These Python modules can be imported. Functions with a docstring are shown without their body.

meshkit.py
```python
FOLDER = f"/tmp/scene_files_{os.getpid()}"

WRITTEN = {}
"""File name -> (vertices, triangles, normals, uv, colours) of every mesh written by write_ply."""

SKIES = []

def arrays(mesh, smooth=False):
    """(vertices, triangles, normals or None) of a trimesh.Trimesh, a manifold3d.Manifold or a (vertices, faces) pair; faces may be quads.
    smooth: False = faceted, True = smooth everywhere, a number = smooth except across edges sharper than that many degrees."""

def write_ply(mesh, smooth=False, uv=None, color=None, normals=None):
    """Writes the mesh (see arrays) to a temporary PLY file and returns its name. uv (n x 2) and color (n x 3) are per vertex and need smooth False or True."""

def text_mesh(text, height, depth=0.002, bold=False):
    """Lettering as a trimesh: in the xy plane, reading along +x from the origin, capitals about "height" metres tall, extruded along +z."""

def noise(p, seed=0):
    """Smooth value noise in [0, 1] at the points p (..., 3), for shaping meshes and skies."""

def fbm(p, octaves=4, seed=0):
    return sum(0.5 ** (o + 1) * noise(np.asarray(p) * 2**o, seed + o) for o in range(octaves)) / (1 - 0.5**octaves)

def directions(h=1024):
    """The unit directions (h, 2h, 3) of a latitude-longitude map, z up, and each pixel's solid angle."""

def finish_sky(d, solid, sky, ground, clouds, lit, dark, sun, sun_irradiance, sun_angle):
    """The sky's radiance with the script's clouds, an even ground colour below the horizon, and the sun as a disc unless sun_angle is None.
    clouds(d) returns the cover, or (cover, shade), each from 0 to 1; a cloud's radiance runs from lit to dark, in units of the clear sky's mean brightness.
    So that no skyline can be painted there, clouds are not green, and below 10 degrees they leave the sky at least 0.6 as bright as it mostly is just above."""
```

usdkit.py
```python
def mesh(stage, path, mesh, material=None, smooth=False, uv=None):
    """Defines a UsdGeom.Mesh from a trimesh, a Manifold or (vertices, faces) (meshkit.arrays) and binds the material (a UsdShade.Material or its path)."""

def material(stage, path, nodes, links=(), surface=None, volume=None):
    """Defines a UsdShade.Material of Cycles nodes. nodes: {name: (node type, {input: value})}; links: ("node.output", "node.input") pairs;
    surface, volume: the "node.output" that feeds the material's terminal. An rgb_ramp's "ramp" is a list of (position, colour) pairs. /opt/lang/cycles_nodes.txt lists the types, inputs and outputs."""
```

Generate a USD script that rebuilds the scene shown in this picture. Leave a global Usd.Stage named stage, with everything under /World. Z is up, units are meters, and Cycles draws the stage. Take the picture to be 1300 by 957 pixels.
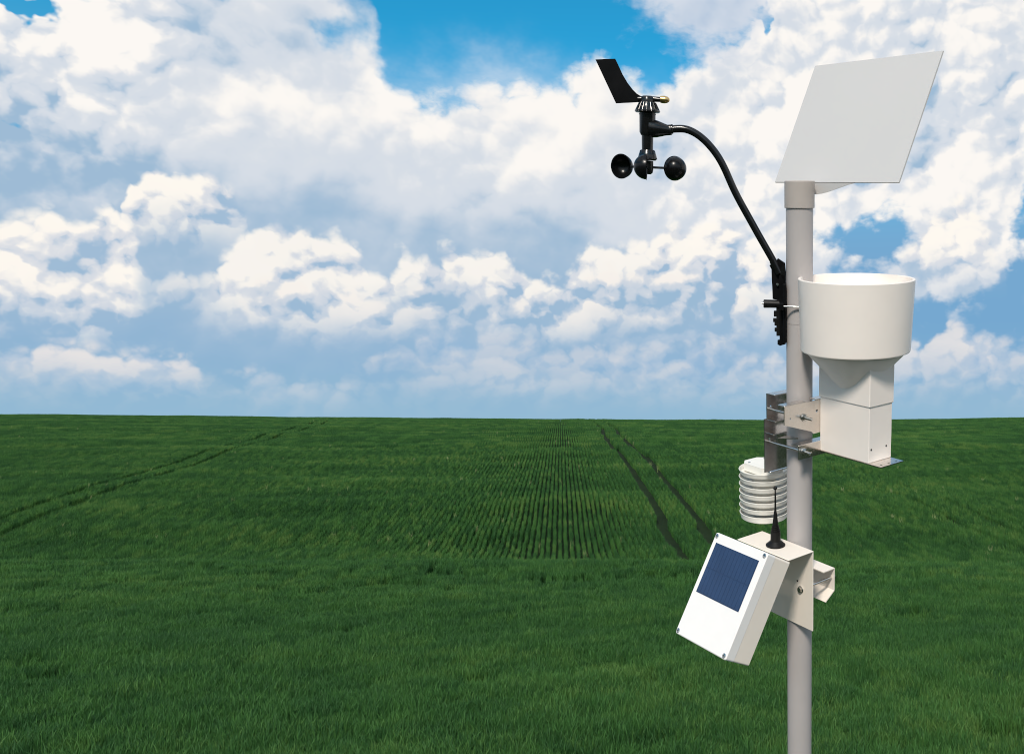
import math
import numpy as np
import trimesh
import usdkit
import meshkit
from pxr import Usd, UsdGeom, UsdLux, UsdShade, Gf, Sdf, Vt

stage = Usd.Stage.CreateInMemory()
UsdGeom.SetStageUpAxis(stage, UsdGeom.Tokens.z)
UsdGeom.SetStageMetersPerUnit(stage, 1.0)
UsdGeom.Xform.Define(stage, '/World')
UsdGeom.Scope.Define(stage, '/World/Looks')

# ------------------------------------------------------------------ camera
EYE = np.array([0.0, 0.0, 3.8])          # looking level along +y, as with a shift lens
FPX = 1213.0                             # focal length in units of 1/1300 of the picture's width
cam = UsdGeom.Camera.Define(stage, '/World/camera')
cam.CreateHorizontalApertureAttr(36.0)
cam.CreateVerticalApertureAttr(36.0 * 753 / 1024)
cam.CreateFocalLengthAttr(36.0 * FPX / 1300.0)
cam.CreateHorizontalApertureOffsetAttr(-36.0 * 365.0 / 1300.0)
cam.CreateVerticalApertureOffsetAttr(36.0 * 51.5 / 1300.0)
cam.CreateClippingRangeAttr(Gf.Vec2f(0.05, 20000.0))
cam.CreateExposureAttr(0.0)
UsdGeom.Xformable(cam).AddTransformOp().Set(Gf.Matrix4d(1, 0, 0, 0, 0, 0, 1, 0, 0, -1, 0, 0, *map(float, EYE), 1))

# ------------------------------------------------------------------ sun and sky
SUN_DIR = np.array([-0.10, -0.80, 0.58])
SUN_DIR = SUN_DIR / np.linalg.norm(SUN_DIR)
sun = UsdLux.DistantLight.Define(stage, '/World/sun')
sun.CreateIntensityAttr(0.88)
sun.CreateAngleAttr(10.0)
sun.CreateNormalizeAttr(True)
sun.CreateColorAttr(Gf.Vec3f(1.0, 0.90, 0.80))
_z = Gf.Vec3d(*map(float, SUN_DIR))
_x = Gf.Cross(Gf.Vec3d(0, 0, 1), _z).GetNormalized()
_y = Gf.Cross(_z, _x)
UsdGeom.Xformable(sun).AddTransformOp().Set(Gf.Matrix4d(*_x, 0, *_y, 0, *_z, 0, 0, 0, 0, 1))

SKY_STRENGTH = 0.1


class Graph:
    """Small writer of Cycles node graphs."""
    def __init__(self):
        self.nodes, self.links, self.n = {}, [], 0

    def add(self, kind, out, **inputs):
        self.n += 1
        name = 'n%d' % self.n
        plain = {}
        for k, v in inputs.items():
            if isinstance(v, str) and '.' in v and v.split('.')[0] in self.nodes:
                self.links.append((v, name + '.' + k))
            else:
                plain[k] = v
        self.nodes[name] = (kind, plain)
        return name + '.' + out

    def m(self, op, a, b=0.5, c=0.0, clamp=False):
        return self.add('math', 'value', math_type=op, use_clamp=clamp, value1=a, value2=b, value3=c)

    def sstep(self, x, lo, hi, a=0.0, b=1.0):
        return self.add('map_range', 'result', range_type='smoothstep', value=x, from_min=lo, from_max=hi, to_min=a, to_max=b)

    def mixc(self, fac, a, b, blend='mix'):
        return self.add('mix_color', 'result', blend_type=blend, fac=fac, a=a, b=b)

    def combine(self, x, y, z):
        return self.add('combine_xyz', 'vector', x=x, y=y, z=z)


def srgb(r, g, b):
    c = np.array([r, g, b]) / 255.0
    return np.where(c <= 0.04045, c / 12.92, ((c + 0.055) / 1.055) ** 2.4)


def azel(px, py):
    """Compass bearing and elevation, both in units of 1/1213 radian, of a direction given by the photograph's raster."""
    az = math.atan2(px - 1015.0, FPX)
    el = math.atan2((530.0 - py) / FPX * math.cos(az), 1.0)
    return az * FPX, el * FPX


def build_sky():
    g = Graph()
    S = SKY_STRENGTH
    col = lambda *c: tuple(float(v) / S for v in srgb(*c))
    d = g.add('texture_coordinate', 'generated')
    sep = 'n%d' % (g.n + 1)
    g.add('separate_xyz', 'x', vector=d)
    x, y, z = sep + '.x', sep + '.y', sep + '.z'
    az = g.m('multiply', g.m('arctan2', x, y), FPX)
    rxy = g.m('sqrt', g.m('add', g.m('multiply', x, x), g.m('multiply', y, y)))
    el = g.m('multiply', g.m('arctan2', g.m('maximum', z, 0.0), rxy), FPX)
    # puffs: rounded cells of three sizes on the sphere of directions
    P = g.add('vector_math', 'vector', math_type='multiply', vector1=d, vector2=(1.0, 1.0, 1.15))
    wv = g.add('noise_texture', 'color', vector=P, scale=9.0, detail=5.0, roughness=0.6)
    wv = g.add('vector_math', 'vector', math_type='subtract', vector1=wv, vector2=(0.5, 0.5, 0.5))
    wv2 = g.add('noise_texture', 'color', vector=P, scale=50.0, detail=3.0, roughness=0.6)
    wv2 = g.add('vector_math', 'vector', math_type='subtract', vector1=wv2, vector2=(0.5, 0.5, 0.5))
    PW = g.add('vector_math', 'vector', math_type='multiply_add', vector1=wv, vector2=(0.045, 0.045, 0.045), vector3=P)
    PW = g.add('vector_math', 'vector', math_type='multiply_add', vector1=wv2, vector2=(0.010, 0.010, 0.010), vector3=PW)

    def height(vec):
        """Heaps of round heads, three sizes of them."""
        h = []
        for sc, w in ((9.0, 1.0), (20.0, 0.46), (46.0, 0.17), (105.0, 0.05)):
            v = g.add('voronoi_texture', 'distance', feature='f1', vector=vec, scale=sc, randomness=1.0)
            h.append(g.m('multiply', g.m('multiply', v, v), -w))
        n = g.add('noise_texture', 'fac', vector=vec, scale=8.0, detail=5.0, roughness=0.52)
        fine = g.m('add', h[2], h[3])
        return g.m('multiply_add', n, 0.7, g.m('add', g.m('add', g.m('add', h[0], h[1]), fine), 0.10)), fine          # about 0 on the average
    H, HF = height(PW)
    PL = g.add('vector_math', 'vector', math_type='add', vector1=PW, vector2=(-0.0065, 0.0, 0.0095))   # towards the light: up and to the left
    H2, HF2 = height(PL)
    relief = g.m('subtract', H, H2)
    relief_f = g.m('subtract', HF, HF2)
    L3 = g.add('vector_math', 'vector', math_type='add', vector1=P, vector2=(-0.03, 0.0, 0.04))
    soft1 = g.add('noise_texture', 'fac', vector=P, scale=6.0, detail=3.0, roughness=0.55)
    soft2 = g.add('noise_texture', 'fac', vector=L3, scale=6.0, detail=3.0, roughness=0.55)
    broad = g.m('subtract', soft1, soft2)
    wisp = g.add('noise_texture', 'fac', vector=g.add('vector_math', 'vector', math_type='multiply', vector1=PW, vector2=(1, 1, 2.2)), scale=13.0, detail=6.0, roughness=0.6)

    # warped bearing and elevation, so that drawn lines come out ragged
    ws = 'n%d' % (g.n + 1)
    g.add('separate_xyz', 'x', vector=wv)
    az_w = g.m('multiply_add', ws + '.x', 70.0, az)
    el_w = g.m('multiply_add', ws + '.y', 60.0, el)
    az_b = g.m('multiply_add', ws + '.z', 190.0, az)
    el_b = g.m('multiply_add', ws + '.x', 150.0, el)
    fac = g.m('divide', g.m('add', az_w, 1000.0), 1400.0, clamp=True)

    def ramp(*curves):
        """Up to three curves over the bearing, each a list of (px, value) pairs, as one ramp; values in 0..1."""
        xs = np.linspace(-1000, 400, 256)
        px = 1015 + FPX * np.tan(xs / FPX)
        tab = [np.interp(px, [c[0] for c in cu], [c[1] for c in cu]) for cu in curves]
        while len(tab) < 3:
            tab.append(np.zeros(256))
        n = g.add('rgb_ramp', 'color', ramp=[(i / 255.0, (tab[0][i], tab[1][i], tab[2][i])) for i in range(256)], fac=fac)
        s = 'n%d' % (g.n + 1)
        g.add('separate_color', 'r', color=n)
        return s + '.r', s + '.g', s + '.b'

    def line(pts):
        """A skyline in picture points as (px, elevation / 800)."""
        return [(px, max(azel(px, py)[1], 0.0) / 800.0) for px, py in pts]

    def blob(px, py, rx, ry, amp):
        a0, e0 = azel(px, py)
        k = math.cos(a0 / FPX)
        dx = g.m('divide', g.m('subtract', az_b, a0), rx * k * k)
        dy = g.m('divide', g.m('subtract', el_b, e0), ry * k)
        r2 = g.m('add', g.m('multiply', dx, dx), g.m('multiply', dy, dy))
        return g.m('multiply', g.m('exponent', g.m('multiply', r2, -1.0)), amp)

    # clear sky
    rot = math.atan2(SUN_DIR[0], SUN_DIR[1])
    clear = g.add('sky_texture', 'color', sky_type='single_scattering', sun_disc=False, sun_elevation=math.asin(SUN_DIR[2]), sun_rotation=rot, altitude=100.0, air_density=1.0, aerosol_density=0.6, ozone_density=2.0)
    sky = g.mixc(1.0, clear, SKY_TINT, 'multiply')
    sky = g.mixc(g.sstep(el, 190.0, 450.0, 1.0, 0.0), sky, col(118, 168, 208))
    # pale haze low down
    sky = g.mixc(g.sstep(el, 0.0, 130.0, 0.85, 0.0), sky, col(142, 182, 210))

    def shade(v, dark, mid, lit):
        c = g.mixc(g.sstep(v, 0.0, 0.5), col(*dark), col(*mid))
        return g.mixc(g.sstep(v, 0.5, 1.0), c, col(*lit))

    veil = g.m('multiply', blob(620, 118, 170, 34, 0.75), g.m('multiply_add', wisp, 1.6, -0.15, True))
    sky = g.mixc(veil, sky, col(214, 226, 238))
    # ---- broken cloud overhead and behind, of the kind that is in view
    ov = g.add('noise_texture', 'fac', vector=PW, scale=2.6, detail=7.0, roughness=0.55)
    aZ = g.m('multiply', g.sstep(g.m('multiply_add', H, 0.10, ov), 0.40, 0.50), g.sstep(el, 640.0, 800.0))
    sky = g.mixc(aZ, sky, shade(g.m('multiply_add', broad, 1.5, g.m('multiply_add', relief, 2.0, 0.72)), (160, 188, 218), (214, 222, 234), (252, 248, 243)))

    # ---- layer A: the great bank that fills the upper sky
    top, gain, base = ramp(
        line([(-300, -200), (0, -60), (60, -60), (300, -80), (440, -90), (476, -40), (488, 26), (504, 74), (530, 94), (560, 103), (620, 106), (680, 107), (718, 112), (740, 100), (770, 94), (805, 104), (835, 88), (870, 68), (905, 48), (950, 36), (968, -10), (1000, -90), (1400, -120)]),
        [(0, 1.0), (150, 0.95), (230, 0.40), (420, 0.22), (560, 0.36), (780, 0.20), (850, 0.45), (960, 0.62), (1300, 0.62)],
        line([(-300, 170), (0, 160), (120, 175), (200, 190), (270, 195), (400, 225), (520, 240), (650, 258), (800, 290), (900, 340), (1000, 350), (1130, 320), (1200, 355), (1300, 330)]))
    f = g.m('divide', g.m('subtract', g.m('multiply', top, 800.0), el_w), 60.0)
    f = g.m('multiply_add', H, g.m('multiply_add', gain, 0.7, 0.2), f)
    f = g.m('minimum', f, 1.6)
    for b in ((1092, 292, 78, 62, 1.65), (1305, 250, 48, 95, 1.8), (1130, 410, 150, 62, 1.75), (1300, 385, 70, 50, 1.6), (28, 0, 46, 18, 1.7), (362, 50, 46, 30, 0.95), (440, 62, 44, 34, 1.05), (5, 168, 26, 16, 1.2), (966, 22, 12, 34, 1.2), (1170, 50, 26, 10, 0.9), (1000, 150, 30, 12, 0.5)):
        f = g.m('subtract', f, blob(*b))
    f = g.m('multiply_add', H, 0.45, f)
    f = g.m('multiply_add', g.m('subtract', wisp, 0.5), 1.0, f)
    f = g.m('multiply_add', HF, 1.6, g.m('add', f, 0.10))
    aA = g.sstep(g.m('divide', f, g.m('add', blob(476, 20, 60, 95, 1.0), 0.46)), 0.0, 1.0)
    aA = g.m('multiply', aA, g.sstep(el, 20.0, 170.0, 0.25, 1.0))
    lowA = g.sstep(g.m('subtract', g.m('multiply', base, 800.0), el_w), -95.0, 95.0)
    vA = g.m('multiply', relief, g.m('multiply', g.m('multiply', gain, 3.0), g.m('multiply_add', lowA, -0.85, 1.0)))
    vA = g.m('multiply_add', broad, g.m('multiply_add', lowA, -0.9, 1.7), vA)
    vA = g.m('multiply_add', H, g.m('multiply', g.m('multiply', gain, 0.45), g.m('multiply_add', lowA, -0.8, 1.0)), vA)
    vA = g.m('multiply_add', relief_f, g.m('multiply', g.m('multiply', gain, 1.5), g.m('multiply_add', lowA, -0.8, 1.0)), vA)
    vA = g.m('add', vA, 0.80)
    vA = g.m('multiply_add', lowA, -0.70, vA)
    vA = g.m('multiply_add', g.sstep(f, 1.0, 0.2), 0.12, vA)
    for b in ((70, 215, 130, 40, 0.45), (385, 62, 70, 45, 0.30), (215, 100, 60, 40, 0.12), (640, 290, 200, 40, 0.15), (1230, 150, 60, 40, 0.12), (1100, 40, 60, 30, 0.25)):
        vA = g.m('subtract', vA, blob(*b))
    cA = shade(vA, (158, 187, 213), (214, 221, 230), (252, 248, 243))
    sky = g.mixc(aA, sky, cA)

    # ---- top cloud: the grey patch that hangs into the blue
    f = g.m('add', blob(885, -25, 120, 92, 2.0), g.m('multiply_add', wisp, 1.5, -1.35))
    aT = g.m('multiply', g.sstep(f, 0.0, 0.75), 0.92)
    cT = shade(g.m('multiply_add', broad, 2.0, g.m('multiply_add', relief, 0.5, 0.62)), (168, 190, 216), (216, 222, 232), (245, 243, 242))
    sky = g.mixc(g.m('multiply', aT, g.sstep(f, 2.4, 1.2, 0.75, 1.0)), sky, cT)

    # ---- layers of heaped cloud, the far ones first: skyline, relief gain, depth of the bright part
    def heap(pts, gains, bases, soft, dark, mid, lit, opaque, k=0.42, shift=0.74, gain0=4.0):
        nonlocal sky
        top, gain, base = ramp(line(pts), gains, line(bases))
        f = g.m('divide', g.m('subtract', g.m('multiply', top, 800.0), el_w), 34.0)
        f = g.m('multiply_add', H, k * 1.6, f)
        f = g.m('multiply_add', HF, 4.2, g.m('add', f, 0.30))
        cut = g.sstep(g.m('subtract', el_w, g.m('multiply', base, 800.0)), -38.0, 38.0)       # ragged, dissolving base
        a = g.m('multiply', g.sstep(f, -0.05, soft), opaque)
        a = g.m('multiply', a, g.m('multiply', cut, gain))
        v = g.m('multiply_add', relief, gain0, shift)
        v = g.m('multiply_add', H, 0.22, v)
        v = g.m('multiply_add', relief_f, 2.2, v)
        v = g.m('multiply_add', g.sstep(f, 1.8, 5.0), -0.34, v)
        v = g.m('multiply_add', broad, 0.8, v)
        v = g.m('multiply_add', cut, 0.30, g.m('add', v, -0.30))
        sky = g.mixc(a, sky, shade(v, dark, mid, lit))

    white = ((160, 188, 214), (220, 223, 229), (255, 249, 240))
    # round head at the left, behind the first row
    heap([(-100, 330), (135, 330), (152, 240), (165, 212), (190, 198), (225, 203), (255, 206), (280, 218), (300, 236), (318, 262), (330, 320), (1400, 330)],
         [(0, 0), (135, 0), (150, 1), (315, 1), (330, 0), (1300, 0)],
         [(0, 290), (150, 300), (240, 284), (310, 286), (1300, 290)], 0.45, *white, 0.97)
    # the row
    heap([(-300, 300), (-60, 270), (0, 268), (40, 263), (62, 266), (76, 284), (95, 284), (115, 267), (130, 258), (145, 270), (165, 288), (180, 330), (198, 352), (212, 336), (232, 334), (250, 352), (272, 346), (292, 320), (318, 276), (345, 268), (372, 266), (400, 272), (415, 286), (434, 286), (452, 312), (468, 336), (490, 338), (512, 322), (527, 342), (545, 330), (575, 313), (600, 320), (640, 318), (664, 344), (690, 346), (706, 356), (722, 335), (740, 312), (770, 302), (800, 310), (830, 308), (852, 290), (880, 276), (920, 272), (960, 300), (985, 325), (1010, 372), (1120, 400), (1150, 330), (1180, 270), (1220, 250), (1258, 300), (1275, 372), (1400, 380)],
         [(0, 1), (165, 1), (185, 0.35), (245, 0.35), (285, 0.9), (985, 0.92), (1010, 0.3), (1130, 0.2), (1170, 0.9), (1250, 0.8), (1280, 0.3), (1400, 0.3)],
         [(0, 408), (120, 412), (165, 405), (195, 385), (300, 398), (400, 405), (470, 388), (560, 382), (650, 405), (740, 410), (800, 385), (900, 400), (980, 390), (1180, 345), (1250, 340), (1400, 380)], 0.5, *white, 0.97)
    # smaller heads in front of the row and just below it
    heap([(-300, 420), (20, 420), (60, 330), (95, 322), (130, 332), (160, 380), (190, 400), (206, 356), (225, 338), (246, 352), (270, 400), (330, 352), (362, 338), (385, 345), (410, 372), (440, 350), (470, 372), (500, 392), (540, 362), (575, 370), (615, 385), (650, 372), (690, 362), (712, 378), (745, 352), (775, 342), (800, 362), (840, 352), (880, 338), (925, 352), (960, 368), (1000, 400), (1400, 420)],
         [(0, 0.25), (160, 0.3), (190, 0.7), (250, 0.7), (300, 0.8), (960, 0.85), (1000, 0.2), (1400, 0.2)],
         [(0, 392), (240, 375), (380, 405), (500, 415), (620, 420), (760, 412), (900, 412), (1300, 400)], 0.6, (154, 185, 212), (204, 213, 224), (246, 240, 234), 0.92, gain0=3.6, shift=0.66)
    pale = ((150, 184, 216), (192, 206, 222), (226, 224, 226))
    # lower, paler rows towards the horizon
    heap([(-300, 440), (0, 462), (30, 436), (60, 424), (95, 420), (120, 430), (150, 440), (165, 456), (178, 440), (195, 432), (216, 446), (236, 438), (256, 460), (272, 500), (330, 500), (500, 450), (560, 424), (640, 420), (720, 428), (800, 440), (880, 420), (940, 436), (1000, 450), (1130, 430), (1175, 424), (1212, 404), (1245, 412), (1270, 420), (1300, 430)],
         [(0, 1.0), (250, 1.0), (280, 0.2), (480, 0.3), (600, 0.5), (860, 0.55), (1180, 0.5), (1300, 0.7)],
         [(0, 492), (150, 492), (250, 490), (500, 480), (900, 500), (1300, 490)], 0.6, *pale, 0.9, k=0.42, gain0=3.0)
    heap([(-300, 500), (0, 505), (270, 505), (296, 480), (335, 460), (350, 470), (385, 466), (412, 474), (440, 482), (470, 470), (520, 484), (560, 474), (610, 480), (670, 470), (740, 482), (860, 470), (960, 478), (1160, 470), (1240, 480), (1300, 470)],
         [(0, 0.15), (280, 0.2), (310, 0.7), (480, 0.55), (700, 0.45), (1300, 0.5)],
         [(0, 508), (1300, 508)], 0.6, (152, 186, 216), (186, 204, 220), (216, 218, 224), 0.75, k=0.42, gain0=2.6)
    heap([(-300, 450), (20, 452), (45, 428), (72, 420), (98, 424), (120, 438), (142, 450), (170, 446), (186, 436), (206, 434), (226, 444), (250, 462), (300, 478), (335, 466), (372, 472), (420, 470), (455, 480), (492, 430), (515, 440), (560, 440), (590, 452), (640, 450), (690, 470), (760, 458), (860, 448), (905, 410), (935, 414), (965, 440), (1010, 450), (1165, 430), (1190, 412), (1215, 406), (1240, 418), (1262, 430), (1290, 480), (1400, 480)],
         [(0, 0.75), (250, 0.75), (290, 0.45), (460, 0.45), (480, 0.35), (620, 0.4), (850, 0.35), (890, 0.6), (960, 0.55), (1150, 0.8), (1280, 0.6), (1400, 0.4)],
         [(0, 470), (250, 478), (420, 492), (520, 462), (700, 490), (940, 440), (1000, 480), (1200, 450), (1300, 495)], 0.55, (160, 188, 216), (200, 209, 222), (238, 232, 228), 0.9, gain0=3.6, shift=0.68)
    # last pale air along the horizon
    sky = g.mixc(g.sstep(el, -5.0, 70.0, 0.62, 0.0), sky, col(148, 187, 212))
    bg = g.add('background_shader', 'background', color=sky, strength=S)
    return usdkit.material(stage, '/World/Looks/sky_clouds', g.nodes, g.links, surface=bg)


SKY_TINT = (0.15, 1.30, 1.48)
sky = UsdLux.DomeLight.Define(stage, '/World/sky')
UsdShade.MaterialBindingAPI.Apply(sky.GetPrim()).Bind(build_sky())


def tag(prim, label=None, category=None, group=None, kind=None):
    prim = prim.GetPrim() if hasattr(prim, 'GetPrim') else prim
    for k, v in (('label', label), ('category', category), ('group', group), ('kind', kind)):
        if v:
            prim.SetCustomDataByKey(k, v)
    return prim


tag(sky, 'blue sky filled with heaped white clouds above the green field', 'sky', kind='structure')

# ------------------------------------------------------------------ materials
LOOK = '/World/Looks/'


def plain(name, base, rough=0.5, metallic=0.0, vary=0.06, scale=30.0, bump=0.0, bscale=400.0, coat=0.0, spec=0.5, rvary=0.1):
    """A surface of one colour with faint blotches, uneven gloss and fine relief."""
    b = np.array(base, float)
    nodes = {
        'tc': ('texture_coordinate', {}),
        'n': ('noise_texture', {'scale': scale, 'detail': 5.0, 'roughness': 0.6}),
        'r': ('rgb_ramp', {'ramp': [(0.25, tuple(b * (1 - vary))), (0.75, tuple(np.minimum(b * (1 + vary), 0.95)))]}),
        'rr': ('map_range', {'from_min': 0.3, 'from_max': 0.7, 'to_min': rough - rvary * rough, 'to_max': rough + rvary * rough}),
        'n2': ('noise_texture', {'scale': bscale, 'detail': 2.0}),
        'bp': ('bump', {'strength': bump, 'distance': 0.0006}),
        'p': ('principled_bsdf', {'metallic': metallic, 'coat_weight': coat, 'specular_ior_level': spec}),
    }
    links = [('tc.object', 'n.vector'), ('tc.object', 'n2.vector'), ('n.fac', 'r.fac'), ('n.fac', 'rr.value'), ('r.color', 'p.base_color'), ('rr.result', 'p.roughness')]
    if bump:
        links += [('n2.fac', 'bp.height'), ('bp.normal', 'p.normal')]
    return usdkit.material(stage, LOOK + name, nodes, links, surface='p.BSDF')


M_WHITE = plain('white_painted_metal', (0.85, 0.78, 0.72), 0.38, vary=0.025, scale=14.0, bump=0.06, bscale=900.0)
M_WHITE_IN = plain('white_funnel_inside', (0.80, 0.77, 0.74), 0.42, vary=0.03, scale=14.0)
M_LID = plain('white_plastic', (0.80, 0.78, 0.76), 0.36, vary=0.02, scale=14.0, bump=0.10, bscale=1400.0)
M_BEIGE = plain('ivory_painted_sheet', (0.81, 0.735, 0.65), 0.36, vary=0.03, scale=12.0, bump=0.05, bscale=900.0)
M_SHIELD = plain('cream_plastic', (0.80, 0.775, 0.71), 0.34, vary=0.02, scale=30.0)
M_POLE = plain('grey_plastic_pipe', (0.42, 0.39, 0.38), 0.45, vary=0.05, scale=7.0, bump=0.05, bscale=300.0)
M_CAP = plain('grey_brown_cap', (0.415, 0.37, 0.34), 0.45, vary=0.05, scale=20.0)
M_PANEL = plain('pale_grey_sheet', (0.565, 0.55, 0.54), 0.45, vary=0.02, scale=3.0)
M_BLACK = plain('black_glossy_plastic', (0.005, 0.005, 0.0055), 0.20, vary=0.2, scale=40.0, bump=0.12, bscale=700.0)
M_VANE = plain('black_satin_plastic', (0.004, 0.004, 0.0045), 0.42, vary=0.2, scale=40.0, spec=0.12)
M_CUP = plain('black_cup_plastic', (0.004, 0.004, 0.0045), 0.26, vary=0.2, scale=40.0, bump=0.12, bscale=700.0, spec=0.28)
M_RUBBER = plain('black_rubber', (0.006, 0.0055, 0.0055), 0.45, vary=0.2, scale=60.0, spec=0.25)
M_BRASS = plain('brass', (0.78, 0.52, 0.22), 0.26, metallic=1.0, vary=0.08, scale=90.0)
M_STEEL = plain('stainless_steel', (0.70, 0.655, 0.615), 0.20, metallic=1.0, vary=0.10, scale=22.0, bump=0.05, bscale=500.0, rvary=0.3)
M_ZINC = plain('bright_steel_bolt', (0.66, 0.64, 0.61), 0.22, metallic=1.0, vary=0.08, scale=120.0)
M_HOLE = plain('dark_hole', (0.015, 0.013, 0.012), 0.8)
M_CELL = plain('blue_solar_cell', (0.019, 0.046, 0.112), 0.34, vary=0.12, scale=18.0, spec=0.35)
M_CELLBACK = plain('solar_backing', (0.016, 0.040, 0.100), 0.3, spec=0.35)


# ------------------------------------------------------------------ mesh helpers
def box(x0, x1, y0, y1, z0, z1, r=0.0008):
    """A box with chamfered edges."""
    r = min(r, (x1 - x0) * 0.3, (y1 - y0) * 0.3, (z1 - z0) * 0.3)
    pts = []
    for sx in (0, 1):
        for sy in (0, 1):
            for sz in (0, 1):
                c = np.array([(x0, x1)[sx], (y0, y1)[sy], (z0, z1)[sz]])
                s = np.array([(1, -1)[sx], (1, -1)[sy], (1, -1)[sz]]) * r
                for k in range(3):
                    q = c + s
                    q[k] = c[k]
                    pts.append(q)
    return trimesh.convex.convex_hull(np.array(pts))


def cat(*ms):
    ms = [m for m in ms if m is not None]
    return ms[0] if len(ms) == 1 else trimesh.util.concatenate(ms)


def lathe(prof, n=64, at=(0, 0, 0)):
    """Solid of revolution about z from (radius, z) points listed from the bottom outside to the top."""
    prof = np.array(prof, float)
    t = np.arange(n) * 2 * math.pi / n
    k = len(prof)
    v = np.stack([np.outer(prof[:, 0], np.cos(t)), np.outer(prof[:, 0], np.sin(t)), np.repeat(prof[:, 1:2], n, 1)], -1).reshape(-1, 3)
    f = []
    for i in range(k - 1):
        for j in range(n):
            a, b = i * n + j, i * n + (j + 1) % n
            f += [(a, b, b + n), (a, b + n, a + n)]
    m = trimesh.Trimesh(v, f, process=False)
    m.merge_vertices()
    m.update_faces(m.nondegenerate_faces())
    m.fix_normals()
    m.apply_translation(at)
    return m


def rod(p0, p1, r, r1=None, n=20):
    """A round bar, closed, with small chamfers."""
    p0, p1 = np.array(p0, float), np.array(p1, float)
    L = np.linalg.norm(p1 - p0)
    r1 = r if r1 is None else r1
    c = min(0.15 * min(r, r1), 0.2 * L)
    m = lathe([(0, 0), (max(r - c, 1e-5), 0), (r, c), (r1, L - c), (max(r1 - c, 1e-5), L), (0, L)], n)
    m.apply_transform(trimesh.geometry.align_vectors([0, 0, 1], (p1 - p0) / L))
    m.apply_translation(p0)
    return m


def tube(pts, r, n=18):
    """A round bar along a smooth line."""
    p = np.array(pts, float)
    t = np.gradient(p, axis=0)
    t /= np.linalg.norm(t, axis=1, keepdims=True)
    r = np.broadcast_to(r, (len(p),))
    a = np.cross(t[0], [0.0, 1.0, 0.1])
    a /= np.linalg.norm(a)
    V = []
    for i in range(len(p)):
        a = a - t[i] * (a @ t[i])
        a /= np.linalg.norm(a)
        b = np.cross(t[i], a)
        w = np.arange(n) * 2 * math.pi / n
        V.append(p[i] + r[i] * (np.cos(w)[:, None] * a + np.sin(w)[:, None] * b))
    V = np.vstack(V + [p[:1], p[-1:]])
    f, k = [], len(p)
    for i in range(k - 1):
        for j in range(n):
            q, s = i * n + j, i * n + (j + 1) % n
            f += [(q, s, s + n), (q, s + n, q + n)]
    for j in range(n):
        f += [(k * n, (j + 1) % n, j), (k * n + 1, (k - 1) * n + j, (k - 1) * n + (j + 1) % n)]
    m = trimesh.Trimesh(V, f, process=False)
    m.fix_normals()
    return m


def spline(pts, n=40):
    from scipy.interpolate import CubicSpline
    p = np.array(pts, float)
    s = np.r_[0, np.cumsum(np.linalg.norm(np.diff(p, axis=0), axis=1))]
    return CubicSpline(s, p)(np.linspace(0, s[-1], n))


def slab(poly, thick, origin, ex, ey, holes=()):
    """A flat sheet: outline in the plane of ex and ey, thickness along ex x ey (half to each side)."""
    from shapely.geometry import Polygon, Point
    P = Polygon(poly)
    for hx, hy, hr in holes:
        P = P.difference(Point(hx, hy).buffer(hr, 8))
    m = trimesh.creation.extrude_polygon(P, thick, engine='earcut')
    m.apply_translation([0, 0, -thick / 2])
    ex, ey = np.array(ex, float), np.array(ey, float)
    T = np.eye(4)
    T[:3, 0], T[:3, 1], T[:3, 2], T[:3, 3] = ex, ey, np.cross(ex, ey), origin
    m.apply_transform(T)
    m.fix_normals()
    return m


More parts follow.
